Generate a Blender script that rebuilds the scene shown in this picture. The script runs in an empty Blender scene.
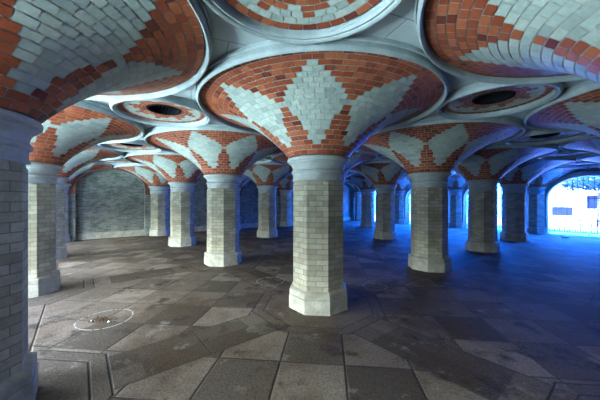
import bpy, bmesh, math, random
from mathutils import Vector, Matrix
random.seed(7)
PI = math.pi
S = 3.35                                   # column spacing (m)
C0 = Vector((0.2654, 3.9377, 0))           # the column in the middle of the picture
TH = 0.6811
A = Vector((-math.sin(TH), math.cos(TH), 0))   # towards the far blind wall
B = Vector((math.cos(TH), math.sin(TH), 0))    # towards the open gate side
ZR, ZC, ZCEIL = 2.82, 2.097, 2.90          # fan rim, capital top, ceiling slab
FR = 1.60                                  # fan brick radius at the rim
GRID = TH                                  # local +x = B, local +y = A
col = bpy.context.scene.collection

def node(i, j, z=0.0):
    v = C0 + S*(i*A + j*B); v.z = z
    return v

# ------------------------------------------------------------------ materials
class NT:
    def __init__(s, mat_or_world):
        mat_or_world.use_nodes = True
        s.t = mat_or_world.node_tree; s.t.nodes.clear()
    def n(s, typ, **kw):
        nd = s.t.nodes.new(typ)
        for k, v in kw.items(): setattr(nd, k, v)
        return nd
    def l(s, a, b): s.t.links.new(a, b)
    def setin(s, sock, v):
        if isinstance(v, X): s.l(v.s, sock)
        elif hasattr(v, 'is_linked'): s.l(v, sock)
        else: sock.default_value = v
    def math(s, op, *args):
        nd = s.n('ShaderNodeMath', operation=op)
        for k, v in enumerate(args): s.setin(nd.inputs[k], v)
        return X(s, nd.outputs[0])
    def mix(s, f, c1, c2, blend='MIX'):
        nd = s.n('ShaderNodeMix', data_type='RGBA', blend_type=blend)
        s.setin(nd.inputs[0], f); s.setin(nd.inputs[6], c1); s.setin(nd.inputs[7], c2)
        return nd.outputs[2]
    def ramp(s, f, p0, p1, v0=0.0, v1=1.0):
        nd = s.n('ShaderNodeMapRange', clamp=True)
        s.setin(nd.inputs[0], f)
        for k, v in enumerate((p0, p1, v0, v1)): nd.inputs[k+1].default_value = v
        return X(s, nd.outputs[0])
    def noise(s, vec, scale, detail=4, rough=.55):
        nd = s.n('ShaderNodeTexNoise'); nd.inputs['Scale'].default_value = scale
        nd.inputs['Detail'].default_value = detail; nd.inputs['Roughness'].default_value = rough
        if vec is not None: s.setin(nd.inputs['Vector'], vec)
        return X(s, nd.outputs['Fac'])
class X:
    def __init__(s, nt, sock): s.nt, s.s = nt, sock
    def __add__(s, o): return s.nt.math('ADD', s, o)
    def __sub__(s, o): return s.nt.math('SUBTRACT', s, o)
    def __mul__(s, o): return s.nt.math('MULTIPLY', s, o)
    def lt(s, o): return s.nt.math('LESS_THAN', s, o)
    def gt(s, o): return s.nt.math('GREATER_THAN', s, o)
    def abs(s): return s.nt.math('ABSOLUTE', s)
    def floor(s): return s.nt.math('FLOOR', s)
    def fract(s): return s.nt.math('FRACT', s)
    def min(s, o): return s.nt.math('MINIMUM', s, o)
    def max(s, o): return s.nt.math('MAXIMUM', s, o)
    def wrap(s, hi, lo): return s.nt.math('WRAP', s, hi, lo)

def finish(nt, color, rough, bump=None, bstr=.3, bdist=.01, metal=0.0, spec=.5):
    bs = nt.n('ShaderNodeBsdfPrincipled'); out = nt.n('ShaderNodeOutputMaterial')
    nt.setin(bs.inputs['Base Color'], color); nt.setin(bs.inputs['Roughness'], rough)
    bs.inputs['Metallic'].default_value = metal
    bs.inputs['Specular IOR Level'].default_value = spec
    if bump is not None:
        b = nt.n('ShaderNodeBump'); b.inputs['Strength'].default_value = bstr; b.inputs['Distance'].default_value = bdist
        nt.setin(b.inputs['Height'], bump); nt.l(b.outputs[0], bs.inputs['Normal'])
    nt.l(bs.outputs[0], out.inputs[0])

def rgba(c): return (*c, 1.0)
def pos(nt): return nt.n('ShaderNodeNewGeometry').outputs['Position']
def objc(nt): return nt.n('ShaderNodeTexCoord').outputs['Object']

def mat_mottled(name, c1, c2, scale=6, rough=.6, bstr=.25, bdist=.01, metal=0, spec=.22, fine=40):
    m = bpy.data.materials.new(name); nt = NT(m); p = pos(nt)
    f = nt.ramp(nt.noise(p, scale, 5), .32, .68)
    g = nt.noise(p, fine, 3)
    c = nt.mix(f, rgba(c1), rgba(c2))
    c = nt.mix(nt.ramp(g, .35, .75, 0, .35), c, rgba(tuple(x*.6 for x in c1)))
    finish(nt, c, rough, g, bstr, bdist, metal, spec)
    return m

def mat_brick(name, c1, c2, cm, bw=.22, rh=.078, ms=.007, rough=.7, dirt=(.10,.085,.06), dirtamt=.5, bias=0.0):
    m = bpy.data.materials.new(name); nt = NT(m)
    uv = nt.n('ShaderNodeUVMap').outputs[0]
    p = pos(nt)
    b = nt.n('ShaderNodeTexBrick'); nt.l(uv, b.inputs['Vector'])
    b.offset = .5
    b.inputs['Color1'].default_value = rgba(c1); b.inputs['Color2'].default_value = rgba(c2); b.inputs['Mortar'].default_value = rgba(cm)
    b.inputs['Scale'].default_value = 1; b.inputs['Mortar Size'].default_value = ms; b.inputs['Mortar Smooth'].default_value = .3
    b.inputs['Bias'].default_value = bias; b.inputs['Brick Width'].default_value = bw; b.inputs['Row Height'].default_value = rh
    n1 = nt.noise(p, 3.0, 6, .65); n2 = nt.noise(p, 35, 3)
    c = nt.mix(nt.ramp(n1, .45, .72, 0, dirtamt), b.outputs['Color'], rgba(dirt))
    c = nt.mix(nt.ramp(n2, .5, .8, 0, .4), c, rgba(dirt))
    h = X(nt, b.outputs['Fac'])
    hh = nt.math('SUBTRACT', n2*.4, h)
    finish(nt, c, rough, hh, .5, .008, spec=.2)
    return m

M = {}
M['stone'] = mat_mottled('pale_stone', (.24,.29,.305), (.36,.41,.42), 5, .55, .2)
def ceil_material():
    m = bpy.data.materials.new('ceiling_stone'); nt = NT(m); p = pos(nt)
    mp_ = nt.n('ShaderNodeMapping'); mp_.inputs['Rotation'].default_value = (0, 0, -TH+.3); nt.l(p, mp_.inputs['Vector'])
    b = nt.n('ShaderNodeTexBrick'); nt.l(mp_.outputs[0], b.inputs['Vector'])
    for k, v in (('Color1', (.50,.57,.59,1)), ('Color2', (.43,.49,.51,1)), ('Mortar', (.20,.23,.24,1)), ('Scale', 1), ('Mortar Size', .006), ('Brick Width', .62), ('Row Height', .41)): b.inputs[k].default_value = v
    n1 = nt.noise(p, 6, 5, .6)
    c = nt.mix(nt.ramp(n1, .5, .75, 0, .5), b.outputs['Color'], rgba((.27,.31,.32)))
    finish(nt, c, .65, n1, .25, .008, spec=.2)
    return m
M['ceil'] = ceil_material()
M['plinth'] = mat_mottled('plinth_stone', (.24,.24,.20), (.40,.40,.35), 7, .65, .45)
reds = [('red_brick',(.29,.070,.030)), ('orange_brick',(.36,.100,.043)), ('plum_brick',(.14,.031,.019)), ('scarlet_brick',(.24,.054,.025))]
creams = [('cream_brick',(.35,.42,.385)), ('grey_cream_brick',(.29,.35,.33)), ('pale_brick',(.41,.47,.43))]
for n, c in reds: M[n] = mat_mottled(n, tuple(x*.88 for x in c), tuple(min(1, x*1.12) for x in c), 18, .5, .15, .005)
for n, c in creams: M[n] = mat_mottled(n, tuple(x*.92 for x in c), tuple(x*1.06 for x in c), 18, .5, .15, .005)
M['mortar'] = mat_mottled('mortar', (.36,.35,.32), (.44,.43,.39), 20, .8, .2)
M['shaft'] = mat_brick('buff_shaft_brick', (.42,.415,.33), (.27,.265,.205), (.19,.185,.155), .19, .071, .005, dirtamt=.55, dirt=(.13,.105,.065))
M['capstone'] = mat_mottled('capital_stone', (.30,.335,.335), (.40,.43,.42), 6, .6, .3)
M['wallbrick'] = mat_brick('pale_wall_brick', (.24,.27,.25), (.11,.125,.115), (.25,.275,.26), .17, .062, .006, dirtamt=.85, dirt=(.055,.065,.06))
M['darkbrick'] = mat_brick('low_bounce_brick', (.045,.04,.032), (.03,.026,.02), (.03,.027,.022), .22, .075, .006, dirtamt=.6, dirt=(.03,.027,.022))  # made very dark so the unseen walls bounce little light
M['darkiron'] = mat_mottled('dark_iron', (.012,.013,.015), (.03,.03,.034), 12, .5, .3, .004, .6)
M['vent_black'] = mat_mottled('vent_black', (.006,.007,.009), (.014,.016,.02), 12, .95, .1, spec=0)  # darkness of the vent holes put into the colour, no sheen
M['chalk'] = mat_mottled('chalk', (.22,.215,.20), (.38,.375,.35), 30, .9)
M['leaf'] = mat_mottled('leaf_green', (.006,.022,.017), (.016,.045,.03), 9, .5)
M['bark'] = mat_mottled('bark', (.10,.07,.05), (.18,.13,.09), 9, .9)
M['render'] = mat_mottled('white_render', (.78,.78,.76), (.82,.82,.80), 2, .8, .1)
M['glass'] = mat_mottled('window_glass', (.012,.018,.03), (.02,.03,.045), 2, .3, 0)
M['path'] = mat_mottled('outside_paving', (.38,.37,.35), (.5,.49,.46), 4, .8)
M['debris'] = mat_mottled('dead_leaves', (.03,.022,.015), (.10,.065,.035), 40, .9)
M['paper'] = mat_mottled('paper', (.7,.7,.68), (.8,.8,.78), 10, .8)

def floor_material():
    m = bpy.data.materials.new('paving_slabs'); nt = NT(m)
    p = pos(nt)
    def dot(v):
        d = nt.n('ShaderNodeVectorMath', operation='DOT_PRODUCT'); nt.l(p, d.inputs[0]); d.inputs[1].default_value = v
        return X(nt, d.outputs['Value']) - float(C0.dot(v))
    a, b = dot(A), dot(B)
    dx, dy = a.wrap(S/2, -S/2), b.wrap(S/2, -S/2)
    ax, ay = dx.abs(), dy.abs()
    d8 = ax.max(ay).max((ax+ay)*.70711)
    c = S*math.sqrt(2)/8
    u, v = (a+b)*(.70711/c)+.43, (a-b)*(.70711/c)+.5
    fu, fv = u.fract(), v.fract(); cu, cv = u.floor(), v.floor()
    edge = lambda f: f.min(nt.math('SUBTRACT', 1.0, f))
    jd = edge(fu).min(edge(fv))*c
    mn = ax.min(ay); mx = ax.max(ay)
    inring = d8.lt(.87)*d8.gt(.73)
    inner = d8.lt(.73)
    outside = d8.gt(.87)
    band = mn.lt(.285)*outside
    w = 1.12
    bl = mx*(1/w)+.5
    jb = edge(bl.fract())*w
    diamond = nt.math('SUBTRACT', outside, band)
    # joints (distance to the nearest one)
    big = 9.0
    near = (jd + nt.math('SUBTRACT', 1.0, diamond)*big)
    near = near.min(jb + nt.math('SUBTRACT', 1.0, band)*big)
    near = near.min((d8-.73).abs()).min((d8-.87).abs())
    near = near.min((mn-.285).abs() + (nt.math('SUBTRACT', 1.0, outside))*big)
    wob = nt.noise(p, 9, 4)*.006
    joint = nt.math('SUBTRACT', 1.0, nt.ramp(near + wob, .007, .017))
    # one random tone per slab
    ida = diamond*cu + band*(a*(1/w)).floor() + inring*31.0
    idb = diamond*cv + band*(b*(1/w)).floor()*1.7 + inner*17.0
    cmb = nt.n('ShaderNodeCombineXYZ'); nt.setin(cmb.inputs[0], ida); nt.setin(cmb.inputs[1], idb); nt.setin(cmb.inputs[2], band*3.0)
    wn = nt.n('ShaderNodeTexWhiteNoise'); nt.l(cmb.outputs[0], wn.inputs['Vector'])
    rnd = X(nt, wn.outputs['Value'])
    par = (cu+cv)*.5
    chk = edge(par.fract()).gt(.25)*diamond
    tone = rnd*.40 + chk*.24 + diamond*.14 + inring*.30 + band*.10
    n1 = nt.noise(p, .95, 7, .62); n5 = nt.noise(p, 2.1, 6, .7); n2 = nt.noise(p, 45, 4, .6); n3 = nt.noise(p, 2.6, 6, .7); n4 = nt.noise(p, 110, 2)
    colr = nt.mix(nt.ramp(tone, 0, .9), rgba((.017,.013,.010)), rgba((.205,.170,.138)))
    colr = nt.mix(nt.ramp(n1, .46, .62, 0, .8), colr, rgba((.046,.027,.015)))
    colr = nt.mix(nt.ramp(n3, .58, .68, 0, .7), colr, rgba((.21,.20,.18)))
    colr = nt.mix(nt.ramp(n2, .42, .72, 0, .55), colr, rgba((.024,.022,.020)))
    colr = nt.mix(nt.ramp(n4, .60, .72, 0, .45), colr, rgba((.27,.26,.24)))
    colr = nt.mix(joint*.85, colr, rgba((.03,.026,.022)))
    colr = nt.mix(nt.ramp(n5, .55, .66, 0, .9), colr, rgba((.018,.013,.010)))
    h = n2*.5 + n1*.4 - joint*.9 + rnd*.2
    finish(nt, colr, nt.ramp(n2, .3, .7, .6, .85), h, .6, .014, spec=.12)
    return m
M['floor'] = floor_material()

# ------------------------------------------------------------------ helpers
def link(name, bm, mats, parent=None, mw=None, smooth=False):
    me = bpy.data.meshes.new(name)
    bm.normal_update()
    bm.to_mesh(me); bm.free()
    for m in (mats if isinstance(mats, (list, tuple)) else [mats]): me.materials.append(m)
    if smooth:
        for p in me.polygons: p.use_smooth = True
        try: me.set_sharp_from_angle(angle=R(40))
        except Exception: pass
    o = bpy.data.objects.new(name, me); col.objects.link(o)
    if mw is not None: o.matrix_world = mw
    if parent: o.parent = parent
    return o
def R(d): return d*PI/180
def tag(o, label=None, cat=None, group=None, kind=None):
    if label: o['label'] = label
    if cat: o['category'] = cat
    if group: o['group'] = group
    if kind: o['kind'] = kind
    return o
def thing(name, loc, rz=0):
    o = bpy.data.objects.new(name, None); col.objects.link(o)
    o.empty_display_size = .2
    o.location = loc; o.rotation_euler = (0, 0, rz)
    return o
def box(bm, x0, x1, y0, y1, z0, z1):
    vs = [bm.verts.new((x, y, z)) for z in (z0, z1) for y in (y0, y1) for x in (x0, x1)]
    for f in ((0,2,3,1), (4,5,7,6), (0,1,5,4), (2,6,7,3), (0,4,6,2), (1,3,7,5)): bm.faces.new([vs[k] for k in f])
def bevel(bm, off=.006, seg=2):
    bmesh.ops.bevel(bm, geom=[e for e in bm.edges if len(e.link_faces) == 2 and e.calc_face_angle(0) > .5], offset=off, segments=seg, affect='EDGES', profile=.6)
def loft_oct(levels, uvscale=True):
    """octagonal rings (apothem, z); face normals on the grid axes and diagonals"""
    bm = bmesh.new(); uvl = bm.loops.layers.uv.new('UVMap'); rings = []
    for ap, z in levels:
        rr = ap/math.cos(PI/8)
        rings.append([bm.verts.new((rr*math.cos(PI/8+k*PI/4), rr*math.sin(PI/8+k*PI/4), z)) for k in range(8)])
    for q in range(len(rings)-1):
        s = levels[0][0]*2*math.tan(PI/8)
        for k in range(8):
            f = bm.faces.new((rings[q][k], rings[q][(k+1) % 8], rings[q+1][(k+1) % 8], rings[q+1][k]))
            for lp, (uu, vv) in zip(f.loops, ((k*s, levels[q][1]), (k*s+s, levels[q][1]), (k*s+s, levels[q+1][1]), (k*s, levels[q+1][1]))):
                lp[uvl].uv = (uu+.05, vv)
    bm.faces.new(rings[0][::-1]); bm.faces.new(rings[-1])
    return bm
def lathe(profile, seg=64, cap=True):
    bm = bmesh.new(); rings = []
    for r, z in profile:
        rings.append([bm.verts.new((r*math.cos(2*PI*k/seg), r*math.sin(2*PI*k/seg), z)) for k in range(seg)])
    for q in range(len(rings)-1):
        for k in range(seg):
            bm.faces.new((rings[q][k], rings[q][(k+1) % seg], rings[q+1][(k+1) % seg], rings[q+1][k]))
    if cap: bm.faces.new(rings[0][::-1]); bm.faces.new(rings[-1])
    return bm
def cut(bm, cuts):
    """keep the side of the wall plane that the normal points away from"""
    for n in cuts:
        bmesh.ops.bisect_plane(bm, geom=bm.verts[:]+bm.edges[:]+bm.faces[:], dist=1e-5, plane_co=Vector(n)*-.003, plane_no=n, clear_outer=True)
    return bm

# ------------------------------------------------------------------ one column, one fan, one medallion
def shaft_bm():
    bm = bmesh.new(); uvl = bm.loops.layers.uv.new('UVMap'); ap = .347; s = ap*2*math.tan(PI/8)
    zs = [.288, 1.74, 1.772]
    n = 64; rings = []
    def octr(th):
        t = (th+PI/8) % (PI/4) - PI/8
        return ap/math.cos(t)
    for q, z in enumerate(zs):
        ring = []
        for k in range(n):
            th = PI/8 + 2*PI*k/n
            r = octr(th) if q < 2 else min(octr(th), .350)
            ring.append(bm.verts.new((r*math.cos(th), r*math.sin(th), z)))
        rings.append(ring)
    per = 8*s/n
    for q in range(2):
        for k in range(n):
            f = bm.faces.new((rings[q][k], rings[q][(k+1) % n], rings[q+1][(k+1) % n], rings[q+1][k]))
            for lp, (uu, vv) in zip(f.loops, ((k, 0), (k+1, 0), (k+1, 1), (k, 1))):
                lp[uvl].uv = (uu*per+.055, zs[q+vv])
    return bm
CAP = [(.366,1.872), (.380,1.876), (.390,1.888), (.390,1.902), (.380,1.913), (.368,1.918), (.368,1.928),
       (.372,1.955), (.383,1.985), (.402,2.008), (.420,2.020), (.420,2.030), (.436,2.034), (.445,2.046), (.447,2.062), (.443,2.080), (.432,2.092), (.418,2.097)]
PL = [(.404,0), (.404,.182), (.400,.188), (.386,.190), (.386,.202), (.397,.205), (.397,.262), (.390,.274), (.349,.290)]
def capital_bm():
    # eight little scallops carry the octagon over into the round necking
    bm = bmesh.new(); n = 96; rings = []
    def octr(th, ap):
        t = th % (PI/4) - PI/8
        return ap/math.cos(t)
    prof_ = [('o', .351, 1.772), ('o', .351, 1.785)] + [('m', q, 1.785+.06*q) for q in (.25, .5, .75, 1)] + [('c', r, z) for r, z in CAP]
    for kind, a_, z in prof_:
        ring = []
        for k in range(n):
            th = 2*PI*k/n
            o_ = octr(th+PI/8+PI/8, .351)
            r = o_ if kind == 'o' else a_
            if kind == 'm':
                hgt = 1.0-.55*abs(((th+PI/8) % (PI/4))/(PI/8)-1)
                f = min(1, a_/max(.2, 1.25-hgt)); f = f*f*(3-2*f)
                r = o_*(1-f)+.366*f
            ring.append(bm.verts.new((r*math.cos(th), r*math.sin(th), z)))
        rings.append(ring)
    for q in range(len(rings)-1):
        for k in range(n): bm.faces.new((rings[q][k], rings[q][(k+1) % n], rings[q+1][(k+1) % n], rings[q+1][k]))
    bm.faces.new(rings[0][::-1]); bm.faces.new(rings[-1])
    return bm
def plinth_bm():
    bm = loft_oct(PL); return bm
# fan profile: circular arc
P0, P1, SAG = Vector((.43, 2.10)), Vector((FR, ZR)), .12
ch = (P1-P0); L0 = ch.length; RAD = L0*L0/(8*SAG)+SAG/2
nrm = Vector((-ch.y, ch.x)).normalized(); cen = (P0+P1)/2 - nrm*(RAD-SAG)
a0 = math.atan2(P0.y-cen.y, P0.x-cen.x); a1 = math.atan2(P1.y-cen.y, P1.x-cen.x)
ARC = abs(a0-a1)*RAD; NR = 20
def prof(t, off=0):        # t = 0 at the rim, 1 at the capital
    an = a1+(a0-a1)*t
    return cen.x+(RAD+off)*math.cos(an), cen.y+(RAD+off)*math.sin(an)
def pick_red(rg): return rg.choices((0, 1, 2, 3), (5, 4, 1.3, 3))[0]
def pick_cream(rg): return rg.choices((4, 5, 6), (5, 2, 3))[0]
FANMATS = [M[n] for n, _ in reds] + [M[n] for n, _ in creams] + [M['mortar']]
def fan_bm(seed):
    rg = random.Random(seed)
    bm = bmesh.new(); g = .0042
    # mortar bed just behind the brick faces
    seg = 96; rings = []
    for q in range(NR+1):
        r, z = prof(q/NR, .006)
        rings.append([bm.verts.new((r*math.cos(2*PI*k/seg), r*math.sin(2*PI*k/seg), z)) for k in range(seg)])
    for q in range(NR):
        for k in range(seg):
            f = bm.faces.new((rings[q][k], rings[q+1][k], rings[q+1][(k+1) % seg], rings[q][(k+1) % seg])); f.material_index = 7; f.smooth = True
    for row in range(NR):
        t0 = row/NR + g/ARC; t1 = (row+1)/NR - g/ARC
        (r0, z0), (r1, z1) = prof(t0), prof(t1)
        rm = (r0+r1)/2
        k8 = {9: 7, 10: 7, 11: 6}.get(row, max(2, round(2*PI*rm/8/.112))); n = 8*k8; da = 2*PI/n
        nwhite = {2:1, 3:2, 4:3, 5:4, 6:5, 7:6, 8:6, 9:7, 10:6, 11:5, 12:4, 13:3, 14:3, 15:2, 16:2, 17:1}.get(row, 0)   # cream bricks of a kite in each course
        hw = nwhite/2 + (.01 if nwhite else 0)
        off = .5 if (nwhite % 2 == 0 and nwhite) or (not nwhite and row % 2) else 0
        for i in range(n):
            ca = (i+off)*da
            s = ((i+off+k8/2) % k8) - k8/2         # bricks from the nearest kite axis
            white = abs(s) < hw - 1e-6 if hw else False
            mi = pick_cream(rg) if white else pick_red(rg)
            ga = g/rm
            e0, e1 = ca-da/2+ga, ca+da/2-ga
            em = ca
            vs = []
            for (r, z, angs) in ((r0, z0, (e0, em, e1)), (r1, z1, (e1, em, e0))):
                for an in angs: vs.append(bm.verts.new((r*math.cos(an), r*math.sin(an), z)))
            f = bm.faces.new((vs[5], vs[4], vs[3], vs[2], vs[1], vs[0]))
            f.material_index = mi
    return bm
MOULD = [(FR-.004, ZR+.006), (FR-.002, ZR+.045), (FR+.014, ZR+.045), (FR+.014, ZR-.010), (FR+.016, ZR-.030), (FR+.024, ZR-.048), (FR+.036, ZR-.054), (FR+.048, ZR-.046), (FR+.056, ZR-.028),
         (FR+.057, ZR-.008), (FR+.050, ZR+.010), (FR+.048, ZR+.058), (FR+.060, ZR+.058), (FR+.061, ZR+.024), (FR+.070, ZR+.030), (FR+.072, ZR+.042), (FR+.068, ZR+.056), (FR+.062, ZR+.060), (FR+.062, ZCEIL-.002)]
def mould_bm(): return lathe(MOULD, 96, cap=False)
MED = [(.590,2.862), (.592,2.896), (.612,2.896), (.612,2.836), (.616,2.818), (.622,2.810), (.634,2.810), (.637,2.824), (.640,2.808), (.652,2.796), (.668,2.794), (.682,2.806), (.690,2.826), (.690,2.85), (.690,ZCEIL-.002)]
HOLE = .245
def medz(r): return 2.892 - .035*((r-HOLE)/(.6-HOLE))**1.5
MROWS = [(.592,.528), (.528,.468), (.468,.410), (.410,.354), (.354,.300), (.300,HOLE)]
def medallion_bm(seed):
    rg = random.Random(seed)
    bm = bmesh.new(); g = .0045; seg = 64
    rs = [.594, .56, .5, .44, .38, .32, HOLE]
    rings = [[bm.verts.new((r*math.cos(2*PI*k/seg), r*math.sin(2*PI*k/seg), medz(min(.6, r))+.005)) for k in range(seg)] for r in rs]
    for q in range(len(rs)-1):
        for k in range(seg):
            f = bm.faces.new((rings[q][k], rings[q+1][k], rings[q+1][(k+1) % seg], rings[q][(k+1) % seg])); f.material_index = 7
    for row, (ra, rb) in enumerate(MROWS):
        n = (32, 32, 32, 24, 24, 24)[row]; k8 = n//8; da = 2*PI/n
        off = (0, .5, 0, 0, .5, 0)[row]
        hw = (99, 0, .6, .6, 99, 99)[row]
        for i in range(n):
            ca = (i+off)*da; s = ((i+off+k8/2) % k8) - k8/2
            red = abs(s) < hw
            if row == 3: red = (i % 3) != 1
            mi = pick_red(rg) if red else pick_cream(rg)
            r0, r1 = ra-g, rb+g; e0, e1 = ca-da/2+g/ra, ca+da/2-g/ra
            vs = []
            for r, angs in ((r0, (e0, ca, e1)), (r1, (e1, ca, e0))):
                for an in angs: vs.append(bm.verts.new((r*math.cos(an), r*math.sin(an), medz(r))))
            f = bm.faces.new(vs[::-1]); f.material_index = mi
    return bm
def grille_bm():
    bm = lathe([(HOLE, 2.90), (HOLE-.004, 2.884), (HOLE-.03, 2.884), (HOLE-.03, 2.90)], 48, cap=False)
    w = HOLE-.02
    for k in range(-4, 5):
        x = k*.052; y = math.sqrt(max(0, w*w-x*x))
        box(bm, x-.005, x+.005, -y, y, 2.955, 2.965)
    for k in (-1, 1):
        y = k*.1; x = math.sqrt(w*w-y*y)
        box(bm, -x, x, y-.006, y+.006, 2.965, 2.972)
    return bm
def shaftpipe_bm():
    bm = bmesh.new(); seg = 48
    lo = [bm.verts.new((HOLE*math.cos(2*PI*k/seg), HOLE*math.sin(2*PI*k/seg), 2.898)) for k in range(seg)]
    hi = [bm.verts.new((HOLE*math.cos(2*PI*k/seg), HOLE*math.sin(2*PI*k/seg), 3.25)) for k in range(seg)]
    for k in range(seg): bm.faces.new((lo[(k+1) % seg], lo[k], hi[k], hi[(k+1) % seg]))
    bm.faces.new(hi)
    return bm

def copy_part(src, parent):
    o = src.copy(); col.objects.link(o); o.parent = parent
    return o
GRP = {}
protos = {}
def build_support(i, j, cuts, key):
    """column (or wall pilaster) and the brick fan it carries at grid node (i, j)"""
    free = not cuts
    c = thing('brick_column' if free else 'wall_pilaster', node(i, j), GRID)
    f = thing('fan_vault', node(i, j, ZC), GRID)
    if key not in protos:
        dn = Matrix.Translation((0, 0, -ZC))
        def fix(bm): bm.transform(dn); return bm
        protos[key] = (
            link('plinth', cut(plinth_bm(), cuts), M['plinth'], c),
            link('shaft', cut(shaft_bm(), cuts), M['shaft'], c),
            link('capital', cut(capital_bm(), cuts), M['capstone'], c, smooth=True),
            link('brick_cone', fix(cut(fan_bm(len(protos)+3), cuts)), FANMATS, f),
            link('rim_moulding', fix(cut(mould_bm(), cuts)), M['stone'], f, smooth=True))
    else:
        p = protos[key]
        for k in range(3): copy_part(p[k], c)
        for k in range(3, 5): copy_part(p[k], f)
    return c, f

LBL_COL = {
 (0, 0): 'large octagonal brick column standing alone in the centre of the hall',
 (0, -1): 'dark shaded brick column at the left edge, nearest to the viewer',
 (1, -1): 'octagonal brick column with one bright face just behind the dark left edge column',
 (1, 0): 'pale octagonal brick column, first one left of the large central column',
 (0, 1): 'octagonal brick column, first one right of the large central column',
 (0, 2): 'dark olive brick column, second one right of the large central column',
 (0, 3): 'dim bluish brick column, third one right of the large central column',
 (2, 0): 'pale octagonal brick column nearest to the blind arch in the far wall',
 (2, 1): 'slim distant brick column seen between the central column and the pale one left of it',
 (1, 2): 'dark distant brick column beside a blue bright slit, right behind the central column',
 (2, -1): 'mostly hidden brick column behind the bright faced left column',
 (2, 3): 'smallest distant blue-lit brick column right of the central column',
 (3, 0): 'half octagonal brick pilaster at the right side of the blind arch',
 (3, -1): 'sliver of a half pilaster at the left side of the blind arch',
 (3, 2): 'distant dim pilaster on the far wall, just left of the central column',
 (3, 1): 'thin sliver of far wall pilaster right of the first column left of centre',
 (0, 4): 'deep blue half pilaster at the left side of the bright gate arch',
 (1, 4): 'blue-lit pilaster seen between the first and second columns right of centre',
 (2, 4): 'narrow blue pilaster between a bright slit and the first column right of centre',
 (3, 4): 'tiny blue corner pilaster where the far wall meets the open side',
}
LBL_FAN = {
 (0, 0): 'large red brick fan with cream star on the central column',
 (0, -1): 'nearest shadowy red and cream brick fan filling the top left corner',
 (-1, 0): 'near red and cream brick fan filling the top right corner',
 (0, 1): 'red and cream brick fan on the first column right of the central one',
 (0, 2): 'dark red and grey brick fan on the second column right of centre',
 (0, 3): 'dim blue tinted brick fan on the third column right of centre',
 (0, 4): 'blue lit half fan beside the bright gate arch',
 (1, 0): 'red and cream brick fan on the first column left of the central one',
 (1, -1): 'red and cream brick fan on the column behind the left edge column',
 (-1, 1): 'half fan at the right edge, next beyond the top right corner fan',
 (-1, 2): 'dark half fan at the right edge, second beyond the top right corner fan',
 (-1, 3): 'small dark half fan at the right edge just above the gate arch',
 (-1, 4): 'corner fan sliver at the right edge touching the gate arch',
 (2, 0): 'red and cream brick fan on the pale column nearest to the blind arch',
 (2, -1): 'foreshortened red and cream fan above the left end of the blind arch',
 (2, 1): 'small brick fan on the slim column between the central column and its left neighbour',
 (3, 0): 'half fan against the far wall at the right shoulder of the blind arch',
 (3, -1): 'half fan against the far wall at the left shoulder of the blind arch',
 (1, 1): 'brick fan mostly hidden behind the capital of the central column',
 (1, 2): 'dark brick fan on the distant column right behind the central column',
 (2, 3): 'small blue tinted fan on the smallest distant column right of centre',
 (1, 4): 'small blue fan on the pilaster between the first and second right columns',
 (2, 4): 'tiny blue fan on the narrow pilaster left of the first right column',
 (3, 2): 'tiny half fan on the distant far wall pilaster left of the central column',
 (3, 1): 'tiny half fan on the far wall beside the first column left of centre',
 (3, 4): 'tiny blue fan in the far corner by the open side',
 (2, 2): 'distant fan peeping out right below the central column capital',
 (1, 3): 'distant fan peeping out beside the fan of the first right column',
 (3, 3): 'tiny far wall half fan next to the far blue corner',
}
LBL_MED = {
 (-1, -1): 'largest round brick ceiling medallion, cut by the top edge above the central column',
 (-1, 0): 'round brick ceiling medallion with dark vent, right of the central fan',
 (0, -1): 'round brick ceiling medallion with dark vent, left of the central fan',
 (-1, 1): 'narrow dark medallion between the right edge half fan and the second right fan',
 (-1, 2): 'very flat dark blue medallion, second beyond the one right of the central fan',
 (-1, 3): 'flattest dark medallion just above the gate arch',
 (1, -1): 'small flat ceiling medallion behind the one left of the central fan',
 (2, -1): 'tiny flat ceiling medallion above the blind arch in the far wall',
 (1, 0): 'sliver of a medallion between the central fan and its left neighbour',
 (0, 1): 'sliver of a medallion between the central fan and its right neighbour',
}

I0, I1, J0, J1 = -1, 3, -2, 4
nodes_built = {}
for i in range(I0, I1+1):
    for j in range(J0, J1+1):
        cuts = []
        # local +x = B, +y = A ; a cut normal points into the wall
        if i == I1: cuts.append((0, 1, 0))
        if i == I0: cuts.append((0, -1, 0))
        if j == J1: cuts.append((1, 0, 0))
        if j == J0: cuts.append((-1, 0, 0))
        key = tuple(cuts)
        c, f = build_support(i, j, cuts, key)
        nodes_built[(i, j)] = (c, f)
        if cuts:
            tag(c, LBL_COL.get((i, j), 'half octagonal brick pilaster against the wall, outside the picture'), 'pilaster', 'pilasters along the walls')
        else:
            tag(c, LBL_COL.get((i, j), 'octagonal brick column, outside the picture'), 'column', 'octagonal columns in the hall')
        tag(f, LBL_FAN.get((i, j), 'red and cream brick fan vault, outside the picture'), 'vault', 'brick fan vaults')
mp = None
for i in range(I0, I1):
    for j in range(J0, J1):
        m = thing('ceiling_medallion', node(i+.5, j+.5, ZCEIL), GRID)
        tag(m, LBL_MED.get((i, j), 'round brick ceiling medallion with dark vent, outside the picture'), 'medallion', 'round ceiling medallions')
        if mp is None:
            dn = Matrix.Translation((0, 0, -ZCEIL))
            def fx(bm): bm.transform(dn); return bm
            mp = (link('brick_ring', fx(medallion_bm(5)), FANMATS, m), link('border_moulding', fx(lathe(MED, 80, cap=False)), M['stone'], m, smooth=True),
                  link('vent_shaft', fx(shaftpipe_bm()), M['vent_black'], m), link('vent_grille', fx(grille_bm()), M['vent_black'], m))
        else:
            for o in mp: copy_part(o, m)

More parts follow.
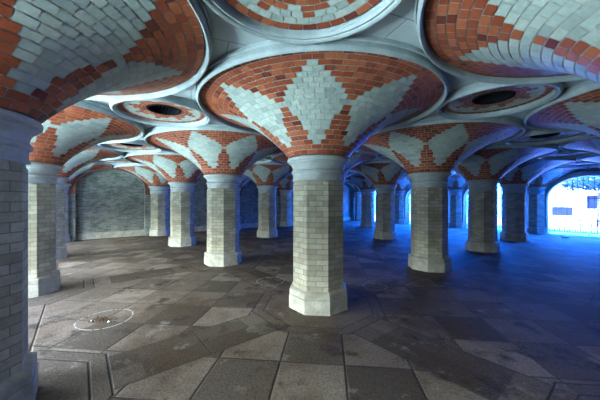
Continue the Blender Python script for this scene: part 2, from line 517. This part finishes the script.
# ------------------------------------------------------------------ setting: floor, ceiling, walls (built in grid space: x = B, y = A)
GM = Matrix.Translation(C0) @ Matrix.Rotation(GRID, 4, 'Z')
def gx(j): return j*S
def structure(name, bm, mats, parent=None):
    bm.transform(GM)
    o = link(name, bm, mats, parent)
    if parent is None: tag(o, kind='structure')
    return o
X0, X1, Y0, Y1 = gx(J0), gx(J1), gx(I0), gx(I1)
WT = .40
bm = bmesh.new(); box(bm, X0-WT, X1+WT, Y0-WT, Y1+WT, -.15, 0)
structure('floor', bm, M['floor'])
# ceiling slab with a round hole in each bay for the vent
bm = bmesh.new(); seg = 48
for i in range(I0, I1):
    for j in range(J0, J1):
        cx, cy = gx(j+.5), gx(i+.5); inner, outer = [], []
        for k in range(seg):
            t = 2*PI*(k+.5)/seg; cs, sn = math.cos(t), math.sin(t)
            q = (S/2)/max(abs(cs), abs(sn))
            inner.append(bm.verts.new((cx+(HOLE+.03)*cs, cy+(HOLE+.03)*sn, ZCEIL)))
            outer.append(bm.verts.new((cx+q*cs, cy+q*sn, ZCEIL)))
        for k in range(seg):
            bm.faces.new((inner[k], inner[(k+1) % seg], outer[(k+1) % seg], outer[k]))
        for sx in (-1, 1):
            for sy in (-1, 1):
                cnr = bm.verts.new((cx+sx*S/2, cy+sy*S/2, ZCEIL))
                t = math.atan2(sy, sx) % (2*PI); k = int(t/(2*PI)*seg - .5 + 1e-6)
                bm.faces.new((outer[k % seg], cnr, outer[(k+1) % seg]))
bmesh.ops.recalc_face_normals(bm, faces=bm.faces[:])
ext = bmesh.ops.extrude_face_region(bm, geom=bm.faces[:])
for v in [g for g in ext['geom'] if isinstance(g, bmesh.types.BMVert)]: v.co.z += .12
structure('ceiling', bm, M['ceil'])

# unseen bulk of the road overhead, added tall to block the left sky's light
bm = bmesh.new(); box(bm, X0-WT, X1+WT, Y0-WT, Y1+WT, 3.3, 10.0)
structure('embankment', bm, M['wallbrick'])

def arch_pts(half, spring, apex, n=28):
    return [(half*math.cos(PI-PI*k/n), spring+(apex-spring)*math.sin(PI*k/n)) for k in range(n+1)]
def arch_wall_bm(nb, half0, spring, apex, ztop, thick, closed=(), halves={}):
    """wall along local u with nb arched openings, front face at w = 0, depth to w = thick; coordinates (u, w, z), UV in metres"""
    bm = bmesh.new(); uvl = bm.loops.layers.uv.new('UVMap')
    def quad(p):
        f = bm.faces.new([bm.verts.new(q) for q in p])
        horiz = abs(f.calc_center_median().y - p[0][1]) > 1e-6 or False
        for lp in f.loops:
            co = lp.vert.co
            lp[uvl].uv = (co.x+co.y, co.z)
        return f
    for b in range(nb):
        if b in closed:
            for w in (0, thick): quad([(b*S, w, 0), ((b+1)*S, w, 0), ((b+1)*S, w, ztop), (b*S, w, ztop)])
            continue
        half = halves.get(b, half0)
        c = (b+.5)*S; pts = [(c+x, z) for x, z in arch_pts(half, spring, apex)]
        prof_ = [(c-half, 0)] + pts + [(c+half, 0)]
        for w in (0, thick):
            quad([(b*S, w, 0), (c-half, w, 0), (c-half, w, spring), (b*S, w, spring)])
            quad([(c+half, w, 0), ((b+1)*S, w, 0), ((b+1)*S, w, spring), (c+half, w, spring)])
            quad([(b*S, w, spring), (c-half, w, spring), (c-half, w, ztop), (b*S, w, ztop)])
            quad([(c+half, w, spring), ((b+1)*S, w, spring), ((b+1)*S, w, ztop), (c+half, w, ztop)])
            for (xa, za), (xb, zb) in zip(pts[:-1], pts[1:]):
                quad([(xa, w, za), (xb, w, zb), (xb, w, ztop), (xa, w, ztop)])
        for (xa, za), (xb, zb) in zip(prof_[:-1], prof_[1:]):
            quad([(xa, 0, za), (xa, thick, za), (xb, thick, zb), (xb, 0, zb)])
    quad([(0, 0, ztop), (nb*S, 0, ztop), (nb*S, thick, ztop), (0, thick, ztop)])
    for u in (0, nb*S): quad([(u, 0, 0), (u, thick, 0), (u, thick, ztop), (u, 0, ztop)])
    bmesh.ops.remove_doubles(bm, verts=bm.verts[:], dist=1e-5)
    bmesh.ops.recalc_face_normals(bm, faces=bm.faces[:])
    return bm
def arch_band_bm(c, half, spring, apex, wid, w0, w1, n=28, z0=0.0):
    """raised band that follows an arch and runs down its jambs"""
    bm = bmesh.new(); uvl = bm.loops.layers.uv.new('UVMap')
    inn = [(-half, z0)] + arch_pts(half, spring, apex, n) + [(half, z0)]
    out = [(-half-wid, z0)] + arch_pts(half+wid, spring, apex+wid, n) + [(half+wid, z0)]
    d = 0.0
    for k in range(len(inn)-1):
        (xa, za), (xb, zb) = inn[k], inn[k+1]; (xc, zc_), (xd, zd) = out[k+1], out[k]
        q = [(xa, za), (xb, zb), (xc, zc_), (xd, zd)]
        L = math.hypot(xb-xa, zb-za)
        fr = [bm.verts.new((c+x, w0, z)) for x, z in q]; bk = [bm.verts.new((c+x, w1, z)) for x, z in q]
        fs = [bm.faces.new(fr), bm.faces.new((fr[1], fr[0], bk[0], bk[1])), bm.faces.new((fr[3], fr[2], bk[2], bk[3]))]
        if k == 0: fs.append(bm.faces.new((fr[0], fr[3], bk[3], bk[0])))
        if k == len(inn)-2: fs.append(bm.faces.new((fr[2], fr[1], bk[1], bk[2])))
        for lp, uvv in zip(fs[0].loops, ((d, 0), (d+L, 0), (d+L, wid), (d, wid))): lp[uvl].uv = (uvv[1], uvv[0])
        for lp, uvv in zip(fs[1].loops, ((d+L, 0), (d, 0), (d, .1), (d+L, .1))): lp[uvl].uv = (uvv[1], uvv[0])
        d += L
    bmesh.ops.recalc_face_normals(bm, faces=bm.faces[:])
    return bm
M['redring'] = mat_brick('red_arch_brick', (.20,.055,.035), (.15,.040,.027), (.17,.15,.13), .14, .08, .008, dirtamt=.5, dirt=(.06,.025,.018))
def place(bm, origin, udir, wdir):
    mx = Matrix((( udir[0], wdir[0], 0, origin[0]), (udir[1], wdir[1], 0, origin[1]), (0, 0, 1, 0), (0, 0, 0, 1)))
    bm.transform(mx)
    bmesh.ops.recalc_face_normals(bm, faces=bm.faces[:])
    return bm
NBJ, NBI = J1-J0, I1-I0
# far blind wall
far = structure('wall_far', place(arch_wall_bm(NBJ, 1.13, 1.95, 2.70, ZCEIL-.002, .28), (X0, Y1), (1, 0), (0, 1)), M['wallbrick'])
bm = bmesh.new(); uvl = bm.loops.layers.uv.new('UVMap')
box(bm, X0-WT, X1+WT, Y1+.282, Y1+WT+.1, 0, ZCEIL-.002)
for f in bm.faces:
    for lp in f.loops: lp[uvl].uv = (lp.vert.co.x, lp.vert.co.z)
structure('arch_infill', bm, M['wallbrick'], far)
for b in range(NBJ):
    structure('red_arch_ring', place(arch_band_bm((b+.5)*S, 1.128, 1.95, 2.70, .17, -.035, .02, z0=1.72), (X0, Y1), (1, 0), (0, 1)), M['redring'], far)
    bm = bmesh.new(); box(bm, X0+(b+.5)*S-1.128, X0+(b+.5)*S+1.128, Y1+.235, Y1+.281, 0, .24); bevel(bm, .01)
    structure('skirting', bm, M['plinth'], far)
# near blind wall behind the camera
bm = bmesh.new(); uvl = bm.loops.layers.uv.new('UVMap')
box(bm, X0-WT, X1+WT, Y0-WT, Y0, 0, ZCEIL-.002)
for f in bm.faces:
    for lp in f.loops: lp[uvl].uv = (lp.vert.co.x, lp.vert.co.z)
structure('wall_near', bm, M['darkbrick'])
# open sides
RH, RS, RA = 1.25, 1.56, 2.50
right = structure('wall_right', place(arch_wall_bm(NBI, RH, RS, RA, ZCEIL-.002, WT), (X1, Y0), (0, 1), (1, 0)), M['wallbrick'])
for b in range(NBI):
    structure('arch_moulding', place(arch_band_bm((b+.5)*S, RH+.004, RS, RA+.004, .11, -.05, .0), (X1, Y0), (0, 1), (1, 0)), M['stone'], right)
    structure('arch_moulding', place(arch_band_bm((b+.5)*S, RH+.10, RS, RA+.12, .07, -.09, .0, z0=.3), (X1, Y0), (0, 1), (1, 0)), M['stone'], right)
left = structure('wall_left', place(arch_wall_bm(NBI, RH, RS, RA, ZCEIL-.002, WT, halves={0: .75}), (X0, Y0), (0, 1), (-1, 0)), M['darkbrick'])  # unseen; first arch made narrower to let in less light

# ------------------------------------------------------------------ outside the right hand arches
bm = bmesh.new(); box(bm, X1+WT, X1+14, Y0-8, Y1+4, -.15, -.01)
structure('ground_outside', bm, M['path'])
def gate(b):
    o = thing('iron_gate', GM @ Vector((X1+WT-.06, Y0+(b+.5)*S, 0)), GRID)
    bmf = bmesh.new()
    for z in (.12, .62, 1.56): box(bmf, -.015, .015, -RH+.02, RH-.02, z, z+.035)
    for y in (-RH+.02, -.012, RH-.05): box(bmf, -.014, .014, y, y+.022, .02, 1.58)
    fr = link('gate_frame', bmf, M['darkiron'], o)
    bars = 15
    for k in range(bars):
        y = -RH+.12+k*(2*RH-.24)/(bars-1)
        zt = RS+(RA-RS)*math.sqrt(max(0, 1-(y/RH)**2))-.02
        bb = bmesh.new(); rr = .011
        for q in range(6): pass
        box(bb, -rr, rr, y-rr, y+rr, .12, zt)
        link('bar', bb, M['darkiron'], o)
        if k < bars-1:
            y2 = y+(2*RH-.24)/(bars-1)/2
            bb = bmesh.new(); box(bb, -.016, .016, y2-.016, y2+.016, .12, .70)
            t = bb.verts.new((0, y2, .78)); b0 = [v for v in bb.verts if abs(v.co.z-.70) < 1e-6]
            b0.sort(key=lambda v: math.atan2(v.co.y-y2, v.co.x))
            for q in range(4): bb.faces.new((b0[q], b0[(q+1) % 4], t))
            link('dog_bar', bb, M['darkiron'], o)
    return o
gates = [gate(b) for b in range(NBI)]
GL = ['tall iron railing gate in the bright arch at the right edge of the hall',
      'iron railing gate in the second arch from the right edge, half hidden by columns',
      'iron railing gate in the third arch, glimpsed in a bright slit beside a column',
      'iron railing gate in the arch next to the blue-lit far corner']
for g, t in zip(gates, GL): tag(g, t, 'gate', 'iron gates in the arches')
# pale building across the yard
bo = thing('building', GM @ Vector((X1+9.5, Y0+1.0, 0)), GRID)
bm = bmesh.new(); box(bm, 0, 5, -9, 6, -.01, 3.1); link('house_wall', bm, M['render'], bo)
for y, z, w, h in ((2.6, .45, 1.0, .6), (.85, .95, 1.2, .85), (-2.4, .45, 1.0, .6)):
    bm = bmesh.new(); box(bm, -.05, -.01, y-w/2-.06, y+w/2+.06, z-.06, z+h+.06); wf = link('window', bm, M['render'], bo)
    bm = bmesh.new()
    box(bm, -.07, -.045, y-w/2, y-.012, z, z+h); box(bm, -.07, -.045, y+.012, y+w/2, z, z+h); link('pane', bm, M['glass'], wf)
tag(bo, 'overexposed pale building with a small dark window seen through the right arch', 'building')
def tree(loc, h, cr, label, seed):
    rg = random.Random(seed)
    o = thing('tree', loc, 0)
    bm = lathe([(.14, 0), (.10, h*.4), (.07, h*.75)], 10); link('trunk', bm, M['bark'], o, smooth=True)
    bm = bmesh.new()
    for k in range(2200):
        d = Vector((rg.gauss(0, 1), rg.gauss(0, 1), rg.gauss(0, 1))).normalized()*cr*(rg.random()**.4); d.z *= .26
        c = Vector((0, 0, h))+d; s = rg.uniform(.08, .19)
        u = Vector((rg.gauss(0, 1), rg.gauss(0, 1), rg.gauss(0, 1))).normalized(); v = u.orthogonal().normalized()
        w = u.cross(v)*.12*s
        bm.faces.new([bm.verts.new(p) for p in (c-u*s, c-v*s*.45+w, c+u*s, c+v*s*.45+w)])
    link('foliage', bm, M['leaf'], o)
    tag(o, label, 'tree')
tree(GM @ Vector((X1+7.0, -1.6, 0)), 2.62, 2.3, 'leafy tree outside the right arch, its branches hanging before the pale building', 3)

# ------------------------------------------------------------------ marks and litter on the floor
def ring_mark(x, y, r, label):
    bm = bmesh.new(); seg = 72; rg = random.Random(int(x*100))
    w = .007
    rr = [[], [], []]
    for k in range(seg):
        t = 2*PI*k/seg; q = r*(1+.02*math.sin(3*t+x)); h = .0015
        for n_, (dr, z) in enumerate(((-w, .0004), (0, .0025), (w, .0004))):
            rr[n_].append(bm.verts.new(((q+dr)*math.cos(t), (q+dr)*math.sin(t), z)))
    for k in range(seg):
        if rg.random() < .16: continue
        for n_ in (0, 1): bm.faces.new((rr[n_+1][k], rr[n_][k], rr[n_][(k+1) % seg], rr[n_+1][(k+1) % seg]))
    o = link('chalk_circle', bm, M['chalk']); o.location = (x, y, 0)
    tag(o, label, 'floor marking', 'circles marked on the floor')
ring_mark(-2.46, 3.44, .30, 'large chalk circle around a heap of debris on the left paving')
ring_mark(-.55, 5.05, .25, 'chalk circle left of the central column on the paving')
ring_mark(1.30, 4.72, .20, 'small faint circle right of the central column on dark paving')
def debris(x, y, r, n, label, seed):
    rg = random.Random(seed); bm = bmesh.new()
    for k in range(n):
        q = r*abs(rg.gauss(0, .5)); t = rg.uniform(0, 2*PI)
        c = Vector((q*math.cos(t)*1.5, q*math.sin(t), 0)); s = rg.uniform(.008, .022)
        base = [bm.verts.new(c+Vector((s*math.cos(a+t)*rg.uniform(.6, 1.3), s*math.sin(a+t)*rg.uniform(.6, 1.3), 0))) for a in (0, 1.57, 3.14, 4.71)]
        tp = bm.verts.new(c+Vector((0, 0, s*rg.uniform(.5, 1.4))))
        bm.faces.new(base[::-1])
        fs = [bm.faces.new((base[e], base[(e+1) % 4], tp)) for e in range(4)]
        if rg.random() < .08:
            for f in fs: f.material_index = 1
    o = link('debris_heap', bm, [M['debris'], M['paper']]); o.location = (x, y, 0)
    tag(o, label, 'debris', kind='stuff')
debris(-2.50, 3.40, .11, 130, 'small dark heap of leaves and litter inside the left chalk circle', 2)
bm = bmesh.new(); bmesh.ops.create_icosphere(bm, subdivisions=3, radius=.12)
rg = random.Random(5)
for v in bm.verts: v.co *= rg.uniform(.72, 1.12); v.co.z = max(-.03, v.co.z*.5)
for v in bm.verts: v.co.z += .03
o = link('crumpled_paper', bm, M['paper']); o.location = (10.6, 10.85, 0)
tag(o, 'crumpled pale litter on the floor just inside the right arch', 'litter')

# ------------------------------------------------------------------ daylight
w = bpy.data.worlds.new('sky'); bpy.context.scene.world = w; nt = NT(w)
tc = nt.n('ShaderNodeTexCoord').outputs['Generated']
d = nt.n('ShaderNodeVectorMath', operation='DOT_PRODUCT'); nt.l(tc, d.inputs[0]); d.inputs[1].default_value = B
side = nt.ramp(X(nt, d.outputs['Value']), -.5, -.2)
SKY_L, SKY_R = (.86, .97, .96), (.010, .145, 1.0)
STR_L, STR_R, GLOW_L, GLOW_COL = 225.0, 135.0, 126.0, (.66, .92, .98)
sep = nt.n('ShaderNodeSeparateXYZ'); nt.l(tc, sep.inputs[0])
up = nt.ramp(X(nt, sep.outputs[2]), -.06, .06)
lcol = nt.mix(up, rgba(tuple(x*GLOW_L for x in GLOW_COL)), rgba(tuple(x*STR_L for x in SKY_L)))  # glow added below the left horizon to light the fans from underneath
# left light dimmed near the horizon, added so it fades faster inside the hall
horizon_fade = nt.ramp(X(nt, sep.outputs[2]).abs(), .09, .40, .03, 1.0)
lcol = nt.mix(horizon_fade, rgba((0, 0, 0)), lcol)
high = nt.ramp(X(nt, sep.outputs[2]), .36, .46)
side = side.max(high)
c = nt.mix(side, lcol, rgba(tuple(x*STR_R for x in SKY_R)))
bg = nt.n('ShaderNodeBackground'); nt.l(c, bg.inputs[0]); out = nt.n('ShaderNodeOutputWorld'); nt.l(bg.outputs[0], out.inputs[0])
for side_x, sgn in ((X1+WT+.03, 1), (X0-WT-.03, -1)):
    for b in range(NBI):
        L = bpy.data.lights.new('arch_daylight', 'AREA'); L.shape = 'RECTANGLE'; L.size = RA; L.size_y = 1.5 if sgn < 0 and b == 0 else 2*RH
        L.cycles.is_portal = True
        o = bpy.data.objects.new('arch_daylight', L); col.objects.link(o)
        dirv = (-sgn)*B
        q = dirv.to_track_quat('-Z', 'Y')
        # local x must be vertical
        zax = -dirv; xax = Vector((0, 0, 1)); yax = zax.cross(xax)
        mt = Matrix((xax, yax, zax)).transposed().to_4x4()
        mt.translation = GM @ Vector((side_x, Y0+(b+.5)*S, RA/2))
        o.matrix_world = mt

sl = bpy.data.lights.new('sun', 'SUN'); sl.energy = 34; sl.angle = R(.6)
so = bpy.data.objects.new('sun', sl); col.objects.link(so)
sd = (-B*.30 + A*.28 + Vector((0, 0, .9))).normalized()
so.rotation_euler = sd.to_track_quat('Z', 'Y').to_euler(); so.location = GM @ Vector((X1+6, Y0+4, 14))

# ------------------------------------------------------------------ camera
cd = bpy.data.cameras.new('camera'); cd.sensor_width = 36; cd.lens = 36*271.9/600; cd.clip_start = .05; cd.clip_end = 200
cam = bpy.data.objects.new('camera', cd); col.objects.link(cam)
cam.location = (0, 0, 1.5013); cam.rotation_euler = (PI/2, 0, 0); cd.shift_y = .2/600
sc = bpy.context.scene; sc.camera = cam
sc.view_settings.view_transform = 'Standard'; sc.view_settings.look = 'None'; sc.view_settings.gamma = 1
sc.view_settings.exposure = 0
sc.cycles.max_bounces = 10; sc.cycles.diffuse_bounces = 8
